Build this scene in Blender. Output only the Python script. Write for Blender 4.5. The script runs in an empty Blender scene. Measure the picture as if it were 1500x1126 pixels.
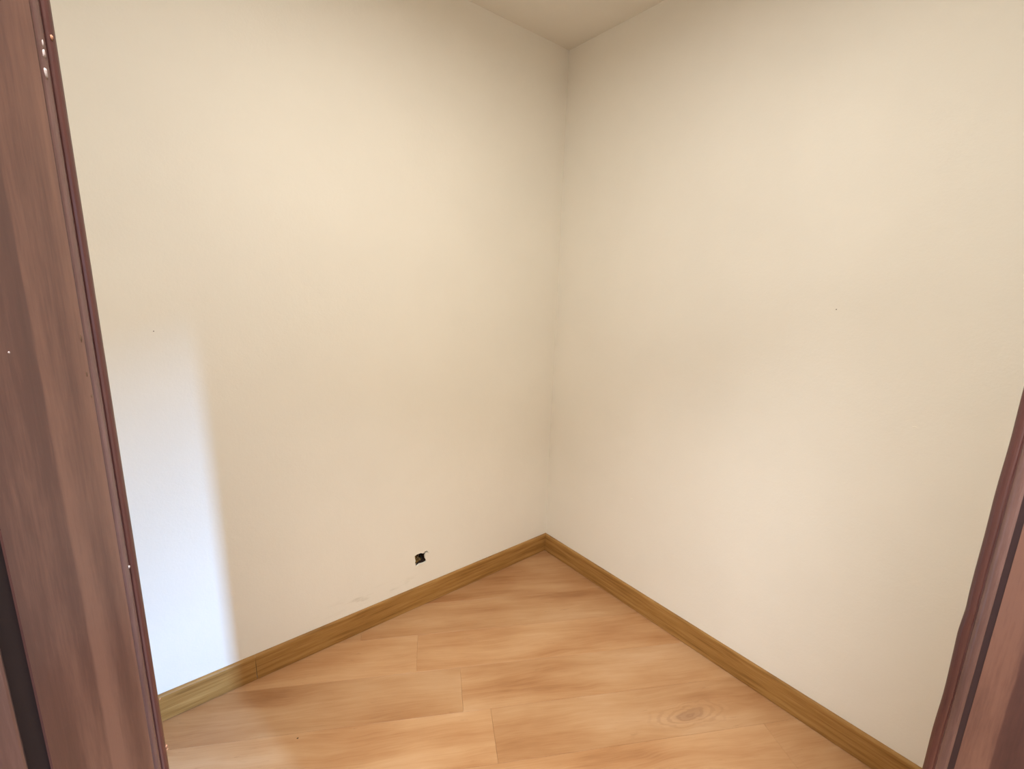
import bpy, bmesh, math, random
from mathutils import Vector, Matrix

scene = bpy.context.scene
COL = scene.collection

# ------------------------------------------------------------------ layout
# pantry corner at the origin: left wall is the plane y = 0, right wall the
# plane x = 0.  The door wall and the floor boards run at 29 degrees to that.
A = math.radians(29.0)
N = Vector((math.sin(A), math.cos(A), 0.0))      # from the hall into the pantry
T = Vector((math.cos(A), -math.sin(A), 0.0))     # along the door wall
CAM = Vector((-1.6382, -1.6774, 1.4339))
HC = 2.5                                          # ceiling height
HB, TB = 0.0987, 0.012                            # baseboard height, thickness
V0 = -1.955                                       # pantry side of the door frame
UL, UR = -0.8113, -0.1142                           # jamb faces
HEAD = 2.06
HALL_BACK, HALL_RIGHT, HALL_LEFT = -5.2, 1.7, -2.25
def hp(u, v, z=0.0):
    p = T * u + N * v
    return Vector((p.x, p.y, z))

# ------------------------------------------------------------------ camera
cd = bpy.data.cameras.new('camera')
cd.sensor_fit = 'HORIZONTAL'; cd.sensor_width = 36.0
cd.lens = 666.80 / 1500.0 * 36.0
cd.clip_start = 0.01
co = bpy.data.objects.new('camera', cd); COL.objects.link(co)
r = Vector((0.7799, -0.6253, 0.0296)); u_ = Vector((0.1060, 0.1785, 0.9782)); f_ = Vector((0.6169, 0.7597, -0.2055))
m = Matrix.Identity(4)
for i in range(3):
    m[i][0], m[i][1], m[i][2], m[i][3] = r[i], u_[i], -f_[i], CAM[i]
co.matrix_world = m
scene.camera = co

# ------------------------------------------------------------------ world, light, exposure
w = bpy.data.worlds.new('sky'); scene.world = w; w.use_nodes = True
bg = w.node_tree.nodes['Background']
bg.inputs[0].default_value = (0.72, 0.84, 1.0, 1); bg.inputs[1].default_value = 0.6

def area(name, loc, target, sx, sy, power, color, spread=180):
    l = bpy.data.lights.new(name, 'AREA'); l.shape = 'RECTANGLE'
    l.size, l.size_y, l.energy, l.color = sx, sy, power, color
    l.spread = math.radians(spread)
    o = bpy.data.objects.new(name, l); COL.objects.link(o)
    o.location = loc
    o.rotation_euler = (Vector(target) - Vector(loc)).to_track_quat('-Z', 'Y').to_euler()
    return o
# warm fill light added at an unseen rear window behind the camera
area('rear_fill_light', hp(-0.55, HALL_BACK - 0.12, 1.65), hp(-0.55, 0, 1.65), 2.3, 1.4, 32, (1.0, 0.82, 0.47))
# narrow gap of cool sky seen through the side window of the hall
area('side_window_daylight', hp(4.25, -6.89, 3.35), hp(-1.33, -0.74, 0.7), 0.17, 0.75, 930, (0.315, 0.575, 1.0))

vs = scene.view_settings
vs.view_transform = 'Standard'; vs.look = 'None'; vs.gamma = 1.0
vs.use_curve_mapping = False
vs.exposure = 0.0

# ------------------------------------------------------------------ helpers
def srgb(r, g, b):
    f = lambda c: c / 12.92 if c <= 0.04045 else ((c + 0.055) / 1.055) ** 2.4
    return (f(r / 255), f(g / 255), f(b / 255), 1.0)

def link(name, bm, mat, parent=None, kind=None, smooth=False):
    bmesh.ops.recalc_face_normals(bm, faces=bm.faces[:])
    me = bpy.data.meshes.new(name); bm.to_mesh(me); bm.free()
    if smooth:
        for p in me.polygons: p.use_smooth = True
    o = bpy.data.objects.new(name, me); COL.objects.link(o)
    if mat: me.materials.append(mat)
    if parent: o.parent = parent
    if kind: o['kind'] = kind
    return o

def empty(name, label=None, cat=None, kind=None, loc=(0, 0, 0)):
    o = bpy.data.objects.new(name, None); COL.objects.link(o); o.location = loc
    o.empty_display_size = 0.1
    if label: o['label'] = label
    if cat: o['category'] = cat
    if kind: o['kind'] = kind
    return o

def prism(bm, pts, z0, z1, nseg=1, disp=None):
    """vertical extrusion of a plan polygon (world x, y)"""
    rings = []
    for k in range(nseg + 1):
        z = z0 + (z1 - z0) * k / nseg
        ring = []
        for i, p in enumerate(pts):
            q = Vector((p[0], p[1], z))
            if disp: q += disp(i, z)
            ring.append(bm.verts.new(q))
        rings.append(ring)
    n = len(pts)
    for a, b in zip(rings, rings[1:]):
        for i in range(n):
            bm.faces.new((a[i], a[(i + 1) % n], b[(i + 1) % n], b[i]))
    bm.faces.new(rings[0][::-1]); bm.faces.new(rings[-1])
    return bm

def uvbox(u0, u1, v0, v1, z0, z1, bm=None):
    bm = bm or bmesh.new()
    return prism(bm, [hp(u0, v0).xy, hp(u1, v0).xy, hp(u1, v1).xy, hp(u0, v1).xy], z0, z1)

def xybox(x0, x1, y0, y1, z0, z1, bm=None):
    bm = bm or bmesh.new()
    return prism(bm, [(x0, y0), (x1, y0), (x1, y1), (x0, y1)], z0, z1)

class NT:
    """tiny node-tree helper"""
    def __init__(s, name):
        s.m = bpy.data.materials.new(name); s.m.use_nodes = True
        s.t = s.m.node_tree; s.b = s.t.nodes['Principled BSDF']
    def n(s, typ, **kw):
        nd = s.t.nodes.new(typ)
        for k, v in kw.items(): setattr(nd, k, v)
        return nd
    def put(s, sock, val):
        if hasattr(val, 'links'): s.t.links.new(val, sock)
        else: sock.default_value = val
    def math(s, op, a, b=0.0, c=0.0, clamp=False):
        nd = s.n('ShaderNodeMath', operation=op, use_clamp=clamp)
        s.put(nd.inputs[0], a); s.put(nd.inputs[1], b); s.put(nd.inputs[2], c)
        return nd.outputs[0]
    def comb(s, x, y, z):
        nd = s.n('ShaderNodeCombineXYZ')
        for i, v in enumerate((x, y, z)): s.put(nd.inputs[i], v)
        return nd.outputs[0]
    def noise(s, vec, scale=1.0, detail=4.0, rough=0.5, dist=0.0):
        nd = s.n('ShaderNodeTexNoise')
        s.put(nd.inputs['Vector'], vec); nd.inputs['Scale'].default_value = scale
        nd.inputs['Detail'].default_value = detail; nd.inputs['Roughness'].default_value = rough
        nd.inputs['Distortion'].default_value = dist
        return nd.outputs[0]
    def ramp(s, fac, stops):
        nd = s.n('ShaderNodeValToRGB'); s.put(nd.inputs[0], fac)
        cr = nd.color_ramp
        while len(cr.elements) < len(stops): cr.elements.new(0.5)
        for e, (p, c) in zip(cr.elements, stops): e.position = p; e.color = c
        return nd.outputs[0]
    def mix(s, fac, a, b, blend='MIX'):
        nd = s.n('ShaderNodeMix', data_type='RGBA', blend_type=blend)
        s.put(nd.inputs[0], fac); s.put(nd.inputs[6], a); s.put(nd.inputs[7], b)
        return nd.outputs[2]
    def step(s, x, a, b):
        nd = s.n('ShaderNodeMapRange', interpolation_type='SMOOTHSTEP')
        s.put(nd.inputs[0], x); nd.inputs[1].default_value = a; nd.inputs[2].default_value = b
        return nd.outputs[0]
    def bump(s, h, strength, dist):
        nd = s.n('ShaderNodeBump'); nd.inputs['Strength'].default_value = strength
        nd.inputs['Distance'].default_value = dist; s.put(nd.inputs['Height'], h)
        s.t.links.new(nd.outputs[0], s.b.inputs['Normal'])
    def pos(s):
        g = s.n('ShaderNodeNewGeometry'); x = s.n('ShaderNodeSeparateXYZ')
        s.t.links.new(g.outputs['Position'], x.inputs[0])
        return g.outputs['Position'], x.outputs[0], x.outputs[1], x.outputs[2]
    def uv(s):
        p, x, y, z = s.pos()
        u = s.math('ADD', s.math('MULTIPLY', x, T.x), s.math('MULTIPLY', y, T.y))
        v = s.math('ADD', s.math('MULTIPLY', x, N.x), s.math('MULTIPLY', y, N.y))
        return u, v, z
    def done(s, col, rough=0.5, spec=0.5, coat=0.0):
        s.put(s.b.inputs['Base Color'], col); s.put(s.b.inputs['Roughness'], rough)
        s.b.inputs['Specular IOR Level'].default_value = spec
        s.b.inputs['Coat Weight'].default_value = coat; s.b.inputs['Coat Roughness'].default_value = 0.15
        return s.m

def plain(name, c, rough=0.6, spec=0.4, metal=0.0):
    t = NT(name)
    p, x, y, z = t.pos()
    n = t.noise(p, 90, 3)
    col = t.mix(n, tuple(k * 0.8 for k in c[:3]) + (1,), c)
    t.b.inputs['Metallic'].default_value = metal
    return t.done(col, rough, spec)

# ------------------------------------------------------------------ materials
def wall_material(name, c0, c1, stains=False):
    t = NT(name)
    p, x, y, z = t.pos()
    n = t.noise(p, 2.2, 5, 0.55)
    col = t.ramp(n, [(0.25, c0), (0.75, c1)])
    if stains:   # grey-green scuffs just above the skirting below the socket hole
        s1 = t.noise(t.comb(t.math('MULTIPLY', x, 9.0), 0.0, t.math('MULTIPLY', z, 40.0)), 1.0, 5, 0.6)
        s1 = t.step(s1, 0.50, 0.72)
        dx = t.math('DIVIDE', t.math('ADD', x, 1.02), 0.28)
        dz = t.math('DIVIDE', t.math('SUBTRACT', z, 0.145), 0.045)
        d = t.math('ADD', t.math('MULTIPLY', dx, dx), t.math('MULTIPLY', dz, dz))
        g = t.math('SUBTRACT', 1.0, t.step(d, 0.0, 1.0))
        col = t.mix(t.math('MULTIPLY', t.math('MULTIPLY', s1, g), 0.26), col, srgb(150, 138, 108))
    b1 = t.noise(p, 14, 6, 0.6); b2 = t.noise(p, 150, 3, 0.6)
    t.bump(t.math('ADD', b1, t.math('MULTIPLY', b2, 0.25)), 0.10, 0.012)
    return t.done(col, 0.75, 0.25)

M = {}
M['wall'] = wall_material('cream_wall_paint', srgb(234, 229, 219), srgb(240, 235, 225))
M['wall_l'] = wall_material('cream_wall_paint_scuffed', srgb(234, 229, 219), srgb(240, 235, 225), True)
M['ceiling'] = wall_material('ceiling_paint', srgb(230, 226, 216), srgb(236, 231, 221))
M['plaster'] = plain('bare_plaster', srgb(250, 245, 232), 0.9, 0.2)
M['brick'] = plain('brick_rubble', srgb(134, 108, 66), 0.95, 0.1)
M['cavity_dark'] = plain('dark_cavity', srgb(62, 48, 42), 0.95, 0.1)
M['wire'] = plain('cable_sheath', srgb(30, 27, 30), 0.45, 0.5)
M['copper'] = plain('copper_core', srgb(176, 150, 118), 0.4, 0.5, 0.6)
M['speck'] = plain('dark_speck', srgb(92, 72, 56), 0.9, 0.1)
M['fleck'] = plain('white_paint_fleck', srgb(172, 156, 152), 0.7, 0.3)
M['bare'] = plain('splintered_wood', srgb(168, 122, 96), 0.8, 0.2)
M['frame_white'] = plain('white_window_frame', srgb(232, 230, 224), 0.4, 0.4)
M['sub'] = plain('floor_screed', srgb(92, 62, 38), 0.9, 0.1)

def plank_material():
    t = NT('oak_vinyl_plank')
    u, v, z = t.uv()
    rnd = t.n('ShaderNodeObjectInfo').outputs['Random']
    off = t.math('MULTIPLY', rnd, 37.0)
    # swirl the fibres round one big knot
    KU, KV = 0.257, -1.072
    du = t.math('SUBTRACT', u, KU); dv = t.math('SUBTRACT', v, KV)
    warp = t.noise(t.comb(t.math('MULTIPLY', u, 1.6), t.math('MULTIPLY', v, 5.0), off), 1.0, 3, 0.5)
    wk = t.noise(t.comb(t.math('MULTIPLY', u, 7.0), t.math('MULTIPLY', v, 16.0), 5.0), 1.0, 3, 0.55)
    dv = t.math('ADD', dv, t.math('MULTIPLY', t.math('SUBTRACT', wk, 0.5), 0.07))
    dv = t.math('ADD', dv, t.math('MULTIPLY', du, -0.06))
    e = t.math('ADD', t.math('POWER', t.math('DIVIDE', du, 0.17), 2.0), t.math('POWER', t.math('DIVIDE', dv, 0.058), 2.0))
    kn = t.math('SUBTRACT', 1.0, t.step(e, 0.15, 1.25))
    vw = t.math('ADD', v, t.math('MULTIPLY', warp, 0.11))
    broad = t.noise(t.comb(t.math('MULTIPLY', u, 1.5), t.math('MULTIPLY', vw, 13.0), off), 1.0, 4, 0.55, 0.3)
    streak = t.noise(t.comb(t.math('MULTIPLY', u, 3.0), t.math('MULTIPLY', vw, 55.0), off), 1.0, 4, 0.6)
    fine = t.noise(t.comb(t.math('MULTIPLY', u, 9.0), t.math('MULTIPLY', vw, 260.0), off), 1.0, 3, 0.6)
    patch = t.noise(t.comb(t.math('MULTIPLY', u, 2.6), t.math('MULTIPLY', v, 6.5), t.math('ADD', off, 9.0)), 1.0, 3, 0.5)
    f = t.math('MULTIPLY_ADD', broad, 0.36, t.math('MULTIPLY', streak, 0.14))
    f = t.math('MULTIPLY_ADD', fine, 0.12, f)
    f = t.math('MULTIPLY_ADD', patch, 0.38, f)
    col = t.ramp(f, [(0.33, srgb(145, 96, 56)), (0.44, srgb(173, 126, 84)), (0.54, srgb(187, 144, 102)), (0.66, srgb(198, 159, 121))])
    # cathedral rings round the knot
    ring = t.math('SINE', t.math('ADD', t.math('MULTIPLY', t.math('POWER', e, 0.5), 30.0), t.math('MULTIPLY', t.math('ADD', streak, patch), 11.0)))
    ring = t.step(ring, -0.2, 0.9)
    col = t.mix(t.math('MULTIPLY', t.math('MULTIPLY', ring, kn), t.math('MULTIPLY', broad, 0.36)), col, srgb(126, 81, 53))
    heart = t.math('SUBTRACT', 1.0, t.step(e, 0.0, 0.22))
    col = t.mix(t.math('MULTIPLY', heart, t.math('MULTIPLY', streak, 0.75)), col, srgb(125, 83, 60))
    # occasional dark pores
    pore = t.noise(t.comb(t.math('MULTIPLY', u, 14.0), t.math('MULTIPLY', vw, 90.0), t.math('ADD', off, 3.0)), 1.0, 4, 0.65)
    col = t.mix(t.math('MULTIPLY', t.step(pore, 0.62, 0.78), 0.30), col, srgb(119, 76, 47))
    tone = t.n('ShaderNodeHueSaturation'); t.put(tone.inputs['Color'], col)
    t.put(tone.inputs['Value'], t.math('MULTIPLY_ADD', rnd, 0.10, 0.95))
    t.bump(t.math('ADD', fine, streak), 0.06, 0.002)
    return t.done(tone.outputs[0], t.math('MULTIPLY_ADD', fine, 0.15, 0.36), 0.4)
M['plank'] = plank_material()

def skirting_material(name, along):
    t = NT(name)
    p, x, y, z = t.pos()
    a = x if along == 'x' else y
    s = t.noise(t.comb(t.math('MULTIPLY', a, 3.5), t.math('MULTIPLY', z, 70.0), 4.0), 1.0, 5, 0.6, 0.4)
    fz = t.noise(t.comb(t.math('MULTIPLY', a, 12.0), t.math('MULTIPLY', z, 330.0), 1.0), 1.0, 3, 0.6)
    f = t.math('MULTIPLY_ADD', s, 0.7, t.math('MULTIPLY', fz, 0.3))
    col = t.ramp(f, [(0.32, srgb(122, 84, 38)), (0.48, srgb(156, 114, 60)), (0.66, srgb(178, 137, 80))])
    t.bump(f, 0.12, 0.002)
    return t.done(col, 0.42, 0.4)
M['skirt_x'] = skirting_material('oak_skirting_along_left_wall', 'x')
M['skirt_y'] = skirting_material('oak_skirting_along_right_wall', 'y')

def mahogany(name, dark, mid, light, bands=None, rough=0.34):
    t = NT(name)
    u, v, z = t.uv()
    a = t.math('ADD', v, t.math('MULTIPLY', u, 0.35))
    s = t.noise(t.comb(t.math('MULTIPLY', a, 38.0), t.math('MULTIPLY', z, 2.2), 2.0), 1.0, 4, 0.5, 0.2)
    g = t.noise(t.comb(t.math('MULTIPLY', a, 420.0), t.math('MULTIPLY', z, 34.0), 7.0), 1.0, 4, 0.65)
    f = t.math('MULTIPLY_ADD', s, 0.72, t.math('MULTIPLY', g, 0.28))
    blotch = t.noise(t.comb(t.math('MULTIPLY', a, 9.0), t.math('MULTIPLY', z, 7.0), 11.0), 1.0, 3, 0.5)
    f = t.math('MULTIPLY_ADD', blotch, 0.22, t.math('SUBTRACT', f, 0.11))
    if bands:   # the veneer is made of two strips of different tone
        f = t.math('MULTIPLY_ADD', t.step(v, bands - 0.0012, bands + 0.0012), 0.15, f)
    col = t.ramp(f, [(0.30, dark), (0.50, mid), (0.70, light)])
    t.bump(g, 0.08, 0.0006)
    return t.done(col, rough, 0.5, 0.25)
M['jamb'] = mahogany('varnished_mahogany_jamb', srgb(66, 42, 40), srgb(82, 53, 48), srgb(114, 80, 68), -2.0035)
M['trim'] = mahogany('varnished_mahogany_trim', srgb(76, 53, 49), srgb(95, 69, 64), srgb(114, 86, 82), rough=0.24)
M['rim'] = mahogany('red_mahogany_edge', srgb(58, 30, 28), srgb(73, 40, 36), srgb(89, 52, 45))
M['gap'] = plain('dark_joint_and_shade', srgb(52, 34, 36), 0.5, 0.4)  # joint colour, also stands in for chamfer shade
M['groove'] = plain('dark_groove_fill', srgb(30, 19, 20), 0.6, 0.3)

t = NT('frosted_pane'); t.b.inputs['Transmission Weight'].default_value = 1.0
t.b.inputs['IOR'].default_value = 1.0
M['glass'] = t.done((1, 1, 1, 1), 0.0)

# ------------------------------------------------------------------ floor
bm = uvbox(-4.0, 3.0, -5.6, 0.6, -0.06, -0.006)
floor = link('floor', bm, M['sub'], kind='structure')
random.seed(4)
PW, PL, GAP = 0.1910, 1.22, 0.0003
vrow0 = -0.570                                    # seam between two rows
joints = {-3: 0.1, -2: 0.2, -1: 0.3, 0: -0.688, 1: -0.523, 2: -0.428, 3: 0.492}   # butt joints seen in the photo
plank_cache = {}
def plank_mesh(L):
    key = round(L, 3)
    if key in plank_cache: return plank_cache[key]
    b = bmesh.new()
    hx, hy, c, d = L / 2 - GAP / 2, PW / 2 - GAP / 2, 0.0005, 0.0060
    lo = [b.verts.new(q) for q in ((-hx, -hy, -d), (hx, -hy, -d), (hx, hy, -d), (-hx, hy, -d))]
    mi = [b.verts.new(q) for q in ((-hx, -hy, -c), (hx, -hy, -c), (hx, hy, -c), (-hx, hy, -c))]
    hi = [b.verts.new(q) for q in ((-hx + c, -hy + c, 0), (hx - c, -hy + c, 0), (hx - c, hy - c, 0), (-hx + c, hy - c, 0))]
    for a_, b_ in ((lo, mi), (mi, hi)):
        for i in range(4): b.faces.new((a_[i], a_[(i + 1) % 4], b_[(i + 1) % 4], b_[i]))
    b.faces.new(hi); b.faces.new(lo[::-1])
    bmesh.ops.recalc_face_normals(b, faces=b.faces[:])
    me = bpy.data.meshes.new('plank'); b.to_mesh(me); b.free(); me.materials.append(M['plank'])
    plank_cache[key] = me
    return me
for row in range(-4, 25):
    v1 = vrow0 - row * PW; vc = v1 - PW / 2
    j = joints.get(row, random.uniform(-0.6, 0.6))
    lo_u, hi_u = (-2.6, 2.0) if row > 6 else (-2.7, 1.9)
    k0 = math.floor((lo_u - j) / PL)
    for k in range(k0, k0 + 6):
        a0, a1 = max(j + k * PL, lo_u), min(j + (k + 1) * PL, hi_u)
        if a1 - a0 < 0.08: continue
        o = bpy.data.objects.new('plank', plank_mesh(a1 - a0)); COL.objects.link(o)
        o.location = hp((a0 + a1) / 2, vc, 0.0); o.rotation_euler.z = -A
        o.parent = floor

# ------------------------------------------------------------------ walls
HOLE = [(-0.8047, 0.2556), (-0.7968, 0.2583), (-0.789, 0.2592), (-0.7763, 0.2593), (-0.7621, 0.2524), (-0.754, 0.2592),
        (-0.745, 0.2600), (-0.7335, 0.2440), (-0.7393, 0.249), (-0.746, 0.2515), (-0.7522, 0.2471), (-0.7555, 0.2397),
        (-0.7544, 0.227), (-0.748, 0.2134), (-0.7494, 0.2064), (-0.7643, 0.2051), (-0.7834, 0.2077), (-0.7986, 0.2009),
        (-0.8037, 0.2204), (-0.8007, 0.2303), (-0.8037, 0.241)]
XE = -2.30                                        # end wall of the pantry, behind the frame
bm = bmesh.new()
outer = [bm.verts.new((x, 0, z)) for x, z in ((XE - 0.1, 0), (0.1, 0), (0.1, HC), (XE - 0.1, HC))]
inner = [bm.verts.new((x, 0, z)) for x, z in HOLE]
ed = [bm.edges.new((l[i], l[(i + 1) % len(l)])) for l in (outer, inner) for i in range(len(l))]
bmesh.ops.triangle_fill(bm, edges=ed, use_beauty=True)
back = [bm.verts.new((v.co.x, 0.1, v.co.z)) for v in outer]
for i in range(4): bm.faces.new((outer[i], outer[(i + 1) % 4], back[(i + 1) % 4], back[i]))
bm.faces.new(back)
deep = [bm.verts.new((x, 0.048, z)) for x, z in HOLE]       # reveal of the hole
for i in range(len(HOLE)):
    k = (i + 1) % len(HOLE); bm.faces.new((inner[i], inner[k], deep[k], deep[i]))
bm.faces.new(deep)
wall_left = link('wall_left', bm, M['wall_l'], kind='structure')

DY = lambda x: (V0 - 0.012 - x * N.x) / N.y       # y of the door wall's pantry face at x
DYH = lambda x: (V0 - 0.110 - x * N.x) / N.y      # hall face
bm = prism(bmesh.new(), [(0, 0), (0.1, 0), (0.1, DYH(0.1)), (0, DYH(0))], 0, HC)
wall_right = link('wall_right', bm, M['wall'], kind='structure')
bm = prism(bmesh.new(), [(XE - 0.1, 0), (XE, 0), (XE, DY(XE)), (XE - 0.1, DY(XE - 0.1))], 0, HC)
link('wall_end', bm, M['wall'], kind='structure')

# door wall: two piers and a lintel round the opening
uA = T.x * XE + T.y * DY(XE); uB = T.y * DY(0)
JT = 0.022                                        # jamb board thickness
bm = uvbox(HALL_LEFT, UL - JT, V0 - 0.110, V0 - 0.012, 0, HC)
uvbox(UR + JT, uB, V0 - 0.110, V0 - 0.012, 0, HC, bm)
uvbox(UL - JT, UR + JT, V0 - 0.110, V0 - 0.012, HEAD + JT, HC, bm)
uvbox(uB + 0.115, HALL_RIGHT, V0 - 0.110, V0 - 0.012, 0, HC, bm)
link('wall_door', bm, M['wall'], kind='structure')

bm = uvbox(-2.9, 2.2, -5.5, 0.7, HC, HC + 0.08)
link('ceiling', bm, M['ceiling'], kind='structure')

# hall behind the camera, with a rear and a side window
def wall_with_window(name, along, fixed, thick, a0, a1, w0, w1, z0, z1):
    b = bmesh.new()
    for (p, q, c, d) in ((a0, w0, 0, HC), (w1, a1, 0, HC), (w0, w1, 0, z0), (w0, w1, z1, HC)):
        if along == 'u': uvbox(p, q, fixed, fixed + thick, c, d, b)
        else: uvbox(fixed, fixed + thick, p, q, c, d, b)
    return link(name, b, M['wall'], kind='structure')
wall_with_window('wall_hall_rear', 'u', HALL_BACK, -0.1, HALL_LEFT, HALL_RIGHT, -1.75, 0.65, 0.95, 2.35)
wall_with_window('wall_hall_right', 'v', HALL_RIGHT, 0.1, HALL_BACK - 0.1, V0 - 0.012, -5.0, -3.55, 0.9, 2.3)
bm = uvbox(HALL_LEFT - 0.1, HALL_LEFT, HALL_BACK - 0.1, V0 - 0.012, 0, HC)
link('wall_hall_left', bm, M['wall'], kind='structure')
def window(name, along, fixed, a0, a1, z0, z1):
    e = empty(name, kind='structure')
    def bar(nm, p, q, c, d):
        b = uvbox(p, q, fixed, fixed + 0.05, c, d) if along == 'u' else uvbox(fixed, fixed + 0.05, p, q, c, d)
        link(nm, b, M['frame_white'], e)
    w_ = 0.05
    bar('window_stile', a0, a0 + w_, z0, z1); bar('window_stile', a1 - w_, a1, z0, z1)
    bar('window_rail', a0 + w_, a1 - w_, z0, z0 + w_); bar('window_rail', a0 + w_, a1 - w_, z1 - w_, z1)
window('window_1', 'u', HALL_BACK - 0.075, -1.75, 0.65, 0.95, 2.35)
window('window_2', 'v', HALL_RIGHT + 0.025, -5.0, -3.55, 0.9, 2.3)

# ------------------------------------------------------------------ skirting boards
def skirt(bm, along, a0, a1, g0=0.0, g1=0.0):
    """profile swept along a wall; g = how far the foot of an end is cut back"""
    prof = [(0, 0), (TB - 0.0050, 0), (TB - 0.0050, 0.0016), (TB, 0.0024), (TB, HB - 0.0050), (TB - 0.0016, HB - 0.0014), (TB - 0.0046, HB), (0, HB)]
    ends = []
    for a, g in ((a0, g0), (a1, g1)):
        ring = []
        for d, z in prof:
            q = a + g * max(0.0, 1 - z / HB) ** 1.5
            ring.append(bm.verts.new((q, -d, z) if along == 'x' else (-d, q, z)))
        ends.append(ring)
    n = len(prof)
    for i in range(n): bm.faces.new((ends[0][i], ends[0][(i + 1) % n], ends[1][(i + 1) % n], ends[1][i]))
    bm.faces.new(ends[0]); bm.faces.new(ends[1])
    return bm
base_left = empty('baseboard_left', kind='structure')
link('skirting_board', skirt(bmesh.new(), 'x', -1.4500, -0.0, 0.0011, 0), M['skirt_x'], base_left)
link('skirting_board', skirt(bmesh.new(), 'x', XE, -1.4504, 0, -0.0011), M['skirt_x'], base_left)
base_right = empty('baseboard_right', kind='structure')
link('skirting_board', skirt(bmesh.new(), 'y', DY(0) + 0.03, -TB), M['skirt_y'], base_right)

# ------------------------------------------------------------------ door frame
door = empty('door_1', kind='structure', loc=hp((UL + UR) / 2, V0 - 0.055))
door['label'] = 'dark red-brown varnished wooden door frame round the pantry opening'
def fpart(name, side, prof, mat, z1=HEAD, nseg=1, disp=None, smooth=False):
    """prof: (s, depth) with s > 0 into the opening, depth measured back from the pantry edge"""
    u0, sg = (UL, 1) if side < 0 else (UR, -1)
    pts = [hp(u0 + sg * s, V0 - d).xy for s, d in prof]
    b = prism(bmesh.new(), pts, 0.0, z1, nseg, disp)
    o = link(name, b, mat, smooth=smooth)
    o.parent = door; o.matrix_parent_inverse = Matrix.Translation(-door.location)
    return o
def arc(cs, cd, rs, rd, a0, a1, n):
    return [(cs + rs * math.cos(math.radians(a0 + (a1 - a0) * i / n)), cd + rd * math.sin(math.radians(a0 + (a1 - a0) * i / n))) for i in range(n + 1)]
def wavy(side, amp):
    rnd = random.Random(5)
    ph = [(rnd.uniform(18, 75), rnd.uniform(0, 6.28), rnd.uniform(0.3, 1.0)) for _ in range(5)]
    def d(i, z):
        k = sum(a * math.sin(f * z + p) for f, p, a in ph) / 3
        k += 0.9 * math.exp(-((z - 1.118) / 0.014) ** 2) - 0.7 * math.exp(-((z - 1.146) / 0.010) ** 2)
        return N * (amp * k) if 0 < i < 9 else Vector((0, 0, 0))
    return d
for side, k in ((-1, 1.0), (1, 1.36)):
    j0, b1 = (0.0158, 0.0151) if side < 0 else (0.0252, 0.0205)   # reveal starts, bead ends
    # main reveal board
    fpart('jamb', side, [(0, j0), (-JT, j0), (-JT, 0.084), (0, 0.084)], M['jamb'])
    # rounded rim on the pantry edge, then a half-round bead, then a hairline joint
    rim = [(-0.060, 0.0)] + arc(-0.0020, 0.0032 * k, 0.0024, 0.0032 * k, -90, 90, 8) + [(-JT, 0.0064 * k), (-JT, 0.012), (-0.060, 0.012)]
    fpart('edge_rim', side, rim, M['rim'], nseg=420 if side > 0 else 60, disp=wavy(side, 0.0006 if side > 0 else 0.00012))
    bead = [(-JT, 0.0066 * k)] + arc(-0.0030, (0.0066 * k + b1) / 2, 0.0030, (b1 - 0.0066 * k) / 2, -90, 90, 12) + [(-JT, b1)]
    fpart('edge_bead', side, bead, M['trim'], smooth=False)
    fpart('joint_strip', side, [(-0.0016, 0.0060 * k), (-JT, 0.0060 * k), (-JT, 0.0075 * k), (-0.0016, 0.0075 * k)], M['rim'])
    fpart('shadow_gap', side, [(-0.0010, b1 - 0.0008), (-JT, b1 - 0.0008), (-JT, j0 + 0.0002), (-0.0010, j0 + 0.0002)], M['gap'])  # left: joint; right: chamfer shade put into a dark strip
    # groove filled flush, its shaded depth put into the colour; hall-side casing
    fpart('groove_fill', side, [(-0.0010, 0.0835), (-JT, 0.0835), (-JT, 0.0965), (-0.0030, 0.0965)], M['groove'])
    cas = [(-0.085, 0.110)] + [(-JT, 0.110), (-JT, 0.0930)] + arc(-0.005, 0.0980, 0.0055, 0.0050, -90, 0, 5) + arc(-0.0035, 0.1060, 0.0038, 0.0040, 0, 60, 3) + \
          arc(-0.008, 0.1190, 0.008, 0.0070, -20, 90, 6) + [(-0.078, 0.126), (-0.085, 0.120)]
    fpart('casing', side, cas, M['trim'])
for nm, d0, d1, mat, dz in (('head_jamb', 0.0, 0.0945, M['jamb'], 0.0), ('head_casing', 0.110, 0.126, M['trim'], 0.003), ('head_trim', 0.0, 0.012, M['rim'], JT)):
    zt = HEAD + dz
    b = uvbox(UL - (0.085 if nm != 'head_jamb' else JT), UR + (0.085 if nm != 'head_jamb' else JT), V0 - d1, V0 - d0, zt, HEAD + (0.085 if nm != 'head_jamb' else JT))
    o = link(nm, b, mat); o.parent = door; o.matrix_parent_inverse = Matrix.Translation(-door.location)

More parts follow.
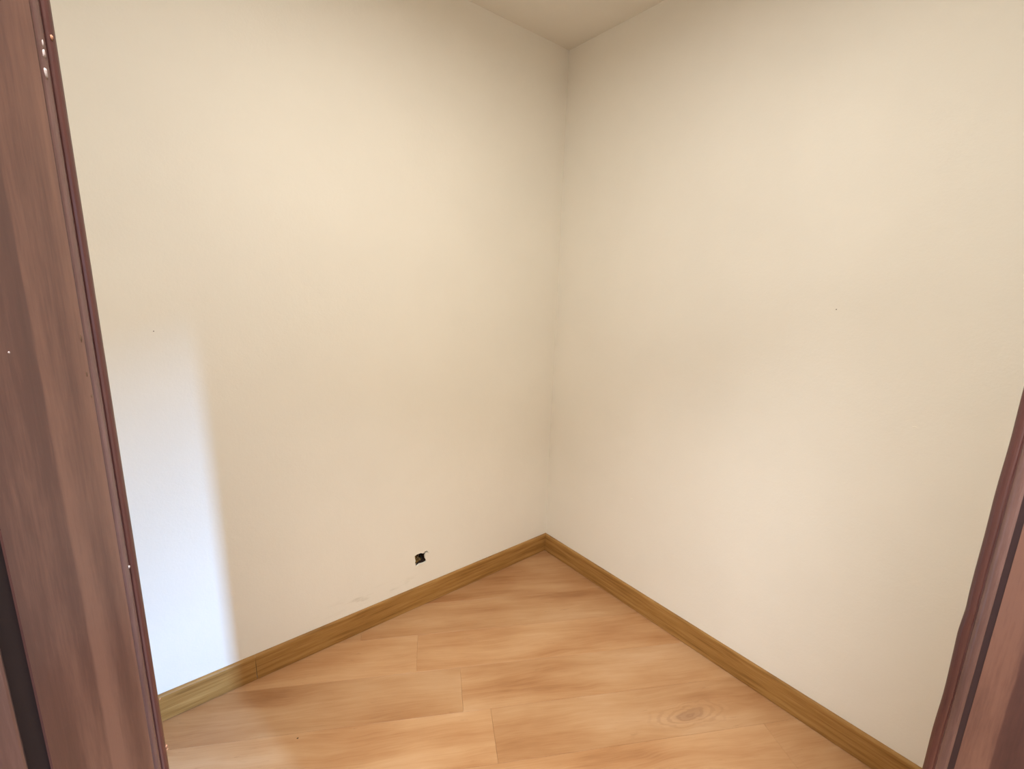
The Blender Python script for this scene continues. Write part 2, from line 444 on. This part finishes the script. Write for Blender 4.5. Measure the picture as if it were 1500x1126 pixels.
# chips and flecks on the left jamb
def blob(name, u, v, z, ru, rv, rz, mat, parent, seed):
    rnd = random.Random(seed); b = bmesh.new()
    bmesh.ops.create_icosphere(b, subdivisions=2, radius=1.0)
    for q in b.verts:
        s = 0.75 + 0.5 * rnd.random()
        l = q.co * s
        q.co = hp(u, v, z) + T * (l.x * ru) + N * (l.y * rv) + Vector((0, 0, l.z * rz))
    o = link(name, b, mat, smooth=True); o.parent = parent
    o.matrix_parent_inverse = Matrix.Translation(-parent.location)
    return o
dcam = lambda zeta: -2.262 + zeta
for i, (ze, z, rv, rz, s, mat) in enumerate((
        (0.2960, 1.5475, 0.0005, 0.0016, -0.0001, 'fleck'), (0.2958, 1.5425, 0.0010, 0.0022, -0.0001, 'fleck'), (0.2950, 1.5335, 0.0010, 0.0024, -0.0001, 'fleck'),
        (0.3025, 1.5530, 0.0009, 0.0014, 0.0002, 'bare'),
        (0.2441, 1.3984, 0.0004, 0.0006, 0.0, 'fleck'), (0.2979, 1.2530, 0.0007, 0.0010, 0.0, 'fleck'),
        (0.2890, 1.4000, 0.0004, 0.0022, 0.0, 'speck'), (0.2888, 1.3800, 0.0003, 0.0016, 0.0, 'speck'), (0.2897, 1.3670, 0.0003, 0.0008, 0.0, 'speck'),
        (0.3058, 1.1030, 0.0010, 0.0016, 0.0004, 'bare'), (0.3062, 1.1000, 0.0008, 0.0006, 0.0004, 'bare'), (0.3066, 1.1430, 0.0006, 0.0006, 0.0003, 'bare'))):
    blob('paint_fleck' if mat == 'fleck' else 'chip' if mat == 'bare' else 'dent', UL + s, dcam(ze), z, 0.00035, rv, rz, M[mat], door, i)

# ------------------------------------------------------------------ broken-out socket hole
cx, cz = -0.777, 0.231
sock = empty('socket_hole', 'small jagged unfinished socket hole in the cream wall above the baseboard', 'socket hole', loc=(cx, 0.0, cz))
def sp(name, b, mat, smooth=False):
    o = link(name, b, mat, smooth=smooth); o.parent = sock
    o.matrix_parent_inverse = Matrix.Translation(-sock.location); return o
rnd = random.Random(11)
def lip(off, y, jit):                              # the outline pushed outwards by off
    out = []; k = len(HOLE)
    for i in range(k):
        ax, az = HOLE[i - 1]; bx, bz = HOLE[(i + 1) % k]
        l = math.hypot(bx - ax, bz - az)
        out.append((HOLE[i][0] - (bz - az) / l * off + rnd.uniform(-jit, jit), y, HOLE[i][1] + (bx - ax) / l * off + rnd.uniform(-jit, jit)))
    return out
def ring(scale, y, jit):
    return [(cx + (x - cx) * scale + rnd.uniform(-jit, jit), y, cz + (z - cz) * scale + rnd.uniform(-jit, jit)) for x, z in HOLE]
b = bmesh.new()                                    # torn plaster lip round the opening
R = [[b.verts.new(q) for q in lip(*a)] for a in ((0.0026, -0.0001, 0.0005), (0.0010, -0.0006, 0.0002), (0.0001, 0.0002, 0.0), (-0.0002, 0.006, 0.0))]
n = len(HOLE)
for p, q in zip(R, R[1:]):
    for i in range(n): b.faces.new((p[i], p[(i + 1) % n], q[(i + 1) % n], q[i]))
sp('plaster_lip', b, M['plaster'])
b = bmesh.new()                                    # dark lining of the cavity
R = [[b.verts.new(q) for q in ring(*a)] for a in ((0.985, 0.006, 0.0), (0.95, 0.020, 0.001), (0.90, 0.043, 0.0015))]
for p, q in zip(R, R[1:]):
    for i in range(n): b.faces.new((p[i], p[(i + 1) % n], q[(i + 1) % n], q[i]))
b.faces.new(R[-1])
sp('cavity_lining', b, M['cavity_dark'])
for (x, y, z, s) in ((-0.793, 0.024, 0.246, 0.011), (-0.797, 0.020, 0.232, 0.008), (-0.794, 0.022, 0.214, 0.012), (-0.781, 0.026, 0.213, 0.010), (-0.768, 0.030, 0.211, 0.009), (-0.797, 0.018, 0.222, 0.007)):
    b = bmesh.new(); bmesh.ops.create_icosphere(b, subdivisions=2, radius=s)
    for q in b.verts: q.co = q.co * (0.7 + 0.6 * rnd.random()) + Vector((x, y, z))
    sp('brick_rubble', b, M['brick'])
def tube(pts, r, mat, name):
    b = bmesh.new(); rings = []
    for i, p in enumerate(pts):
        p = Vector(p); d = (Vector(pts[min(i + 1, len(pts) - 1)]) - Vector(pts[max(i - 1, 0)])).normalized()
        s = d.cross(Vector((0.3, 0.2, 0.9))).normalized(); t_ = d.cross(s)
        rings.append([b.verts.new(p + (s * math.cos(k * math.pi / 4) + t_ * math.sin(k * math.pi / 4)) * r) for k in range(8)])
    for p, q in zip(rings, rings[1:]):
        for k in range(8): b.faces.new((p[k], p[(k + 1) % 8], q[(k + 1) % 8], q[k]))
    b.faces.new(rings[0]); b.faces.new(rings[-1])
    sp(name, b, mat, True)
tube([(-0.772, 0.042, 0.246), (-0.776, 0.020, 0.244), (-0.784, 0.012, 0.236), (-0.790, 0.012, 0.228)], 0.0016, M['copper'], 'wire_end')
tube([(-0.766, 0.042, 0.240), (-0.768, 0.018, 0.236), (-0.764, 0.010, 0.224), (-0.770, 0.010, 0.216)], 0.0024, M['wire'], 'cable_stub')
tube([(-0.776, 0.042, 0.222), (-0.774, 0.020, 0.222), (-0.772, 0.013, 0.214)], 0.0013, M['copper'], 'wire_end')

tube([(-0.8005, -0.0003, 0.1990), (-0.7930, -0.0006, 0.2020), (-0.7834, -0.0006, 0.2058), (-0.7740, -0.0006, 0.2046), (-0.7643, -0.0003, 0.2030)], 0.0019, M['plaster'], 'plaster_chip')

# ------------------------------------------------------------------ ceiling lamps (out of frame)
t = NT('lamp_diffuser'); t.b.inputs['Emission Color'].default_value = (1.0, 0.97, 0.92, 1); t.b.inputs['Emission Strength'].default_value = 1.0
M['diffuser'] = t.done(srgb(245, 240, 230), 0.5)
def ceiling_lamp(label, x, y, rad, power, color, rim=0.012):
    e = empty('ceiling_lamp', label, 'lamp', loc=(x, y, HC))
    def disc(nm, r0, r1, z0, z1, mat):
        b = bmesh.new()
        bmesh.ops.create_cone(b, cap_ends=True, segments=48, radius1=r0, radius2=r1, depth=z1 - z0)
        bmesh.ops.translate(b, verts=b.verts, vec=(0, 0, (z0 + z1) / 2))
        link(nm, b, mat, e)
    disc('housing', rad * 1.06, rad * 1.10, -0.022, 0.0, M['frame_white'])
    disc('diffuser', rad * 0.97, rad, -0.028, -0.021, M['diffuser'])
    b = bmesh.new()                                # shallow rim added below the diffuser to darken the wall tops
    bmesh.ops.create_cone(b, cap_ends=False, segments=48, radius1=rad * 1.04, radius2=rad * 1.08, depth=rim)
    bmesh.ops.translate(b, verts=b.verts, vec=(0, 0, -0.022 - rim / 2))
    link('rim', b, M['frame_white'], e)
    l = bpy.data.lights.new('lamp_light', 'AREA'); l.shape = 'DISK'; l.size = rad * 1.9; l.energy = power; l.color = color
    o = bpy.data.objects.new('lamp_light', l); COL.objects.link(o); o.location = (0, 0, -0.031); o.parent = e
ceiling_lamp('round flush white lamp on the pantry ceiling', -1.18, -1.14, 0.14, 16.4, (1.0, 0.985, 0.925), rim=0.017)
q = hp(-0.66, -2.50)
ceiling_lamp('unseen round white lamp added on the hall ceiling outside the door', q.x, q.y, 0.24, 61, (0.95, 0.98, 1.0))  # hall lamp added to brighten the lower pantry walls

# ------------------------------------------------------------------ specks
def dot(name, loc, rx, ry, rz, mat, parent):
    b = bmesh.new(); bmesh.ops.create_icosphere(b, subdivisions=2, radius=1.0)
    for q in b.verts: q.co = Vector((q.co.x * rx, q.co.y * ry, q.co.z * rz)) + Vector(loc)
    link(name, b, mat, parent, smooth=True)
dot('nail_hole', (-1.618, 0, 1.2832), 0.0016, 0.0003, 0.0012, M['speck'], wall_left)
dot('nail_hole', (0, -1.2042, 1.4021), 0.0003, 0.0020, 0.0013, M['speck'], wall_right)
dot('plaster_scuff', (0, -1.4376, 1.0925), 0.0003, 0.0050, 0.0012, M['plaster'], wall_right)
dot('plaster_scuff', (0, -0.545, 0.52), 0.0003, 0.0060, 0.0030, M['plaster'], wall_right)
dot('grit', (-1.3932, -0.3370, 0.0002), 0.0032, 0.0020, 0.0010, M['speck'], floor)
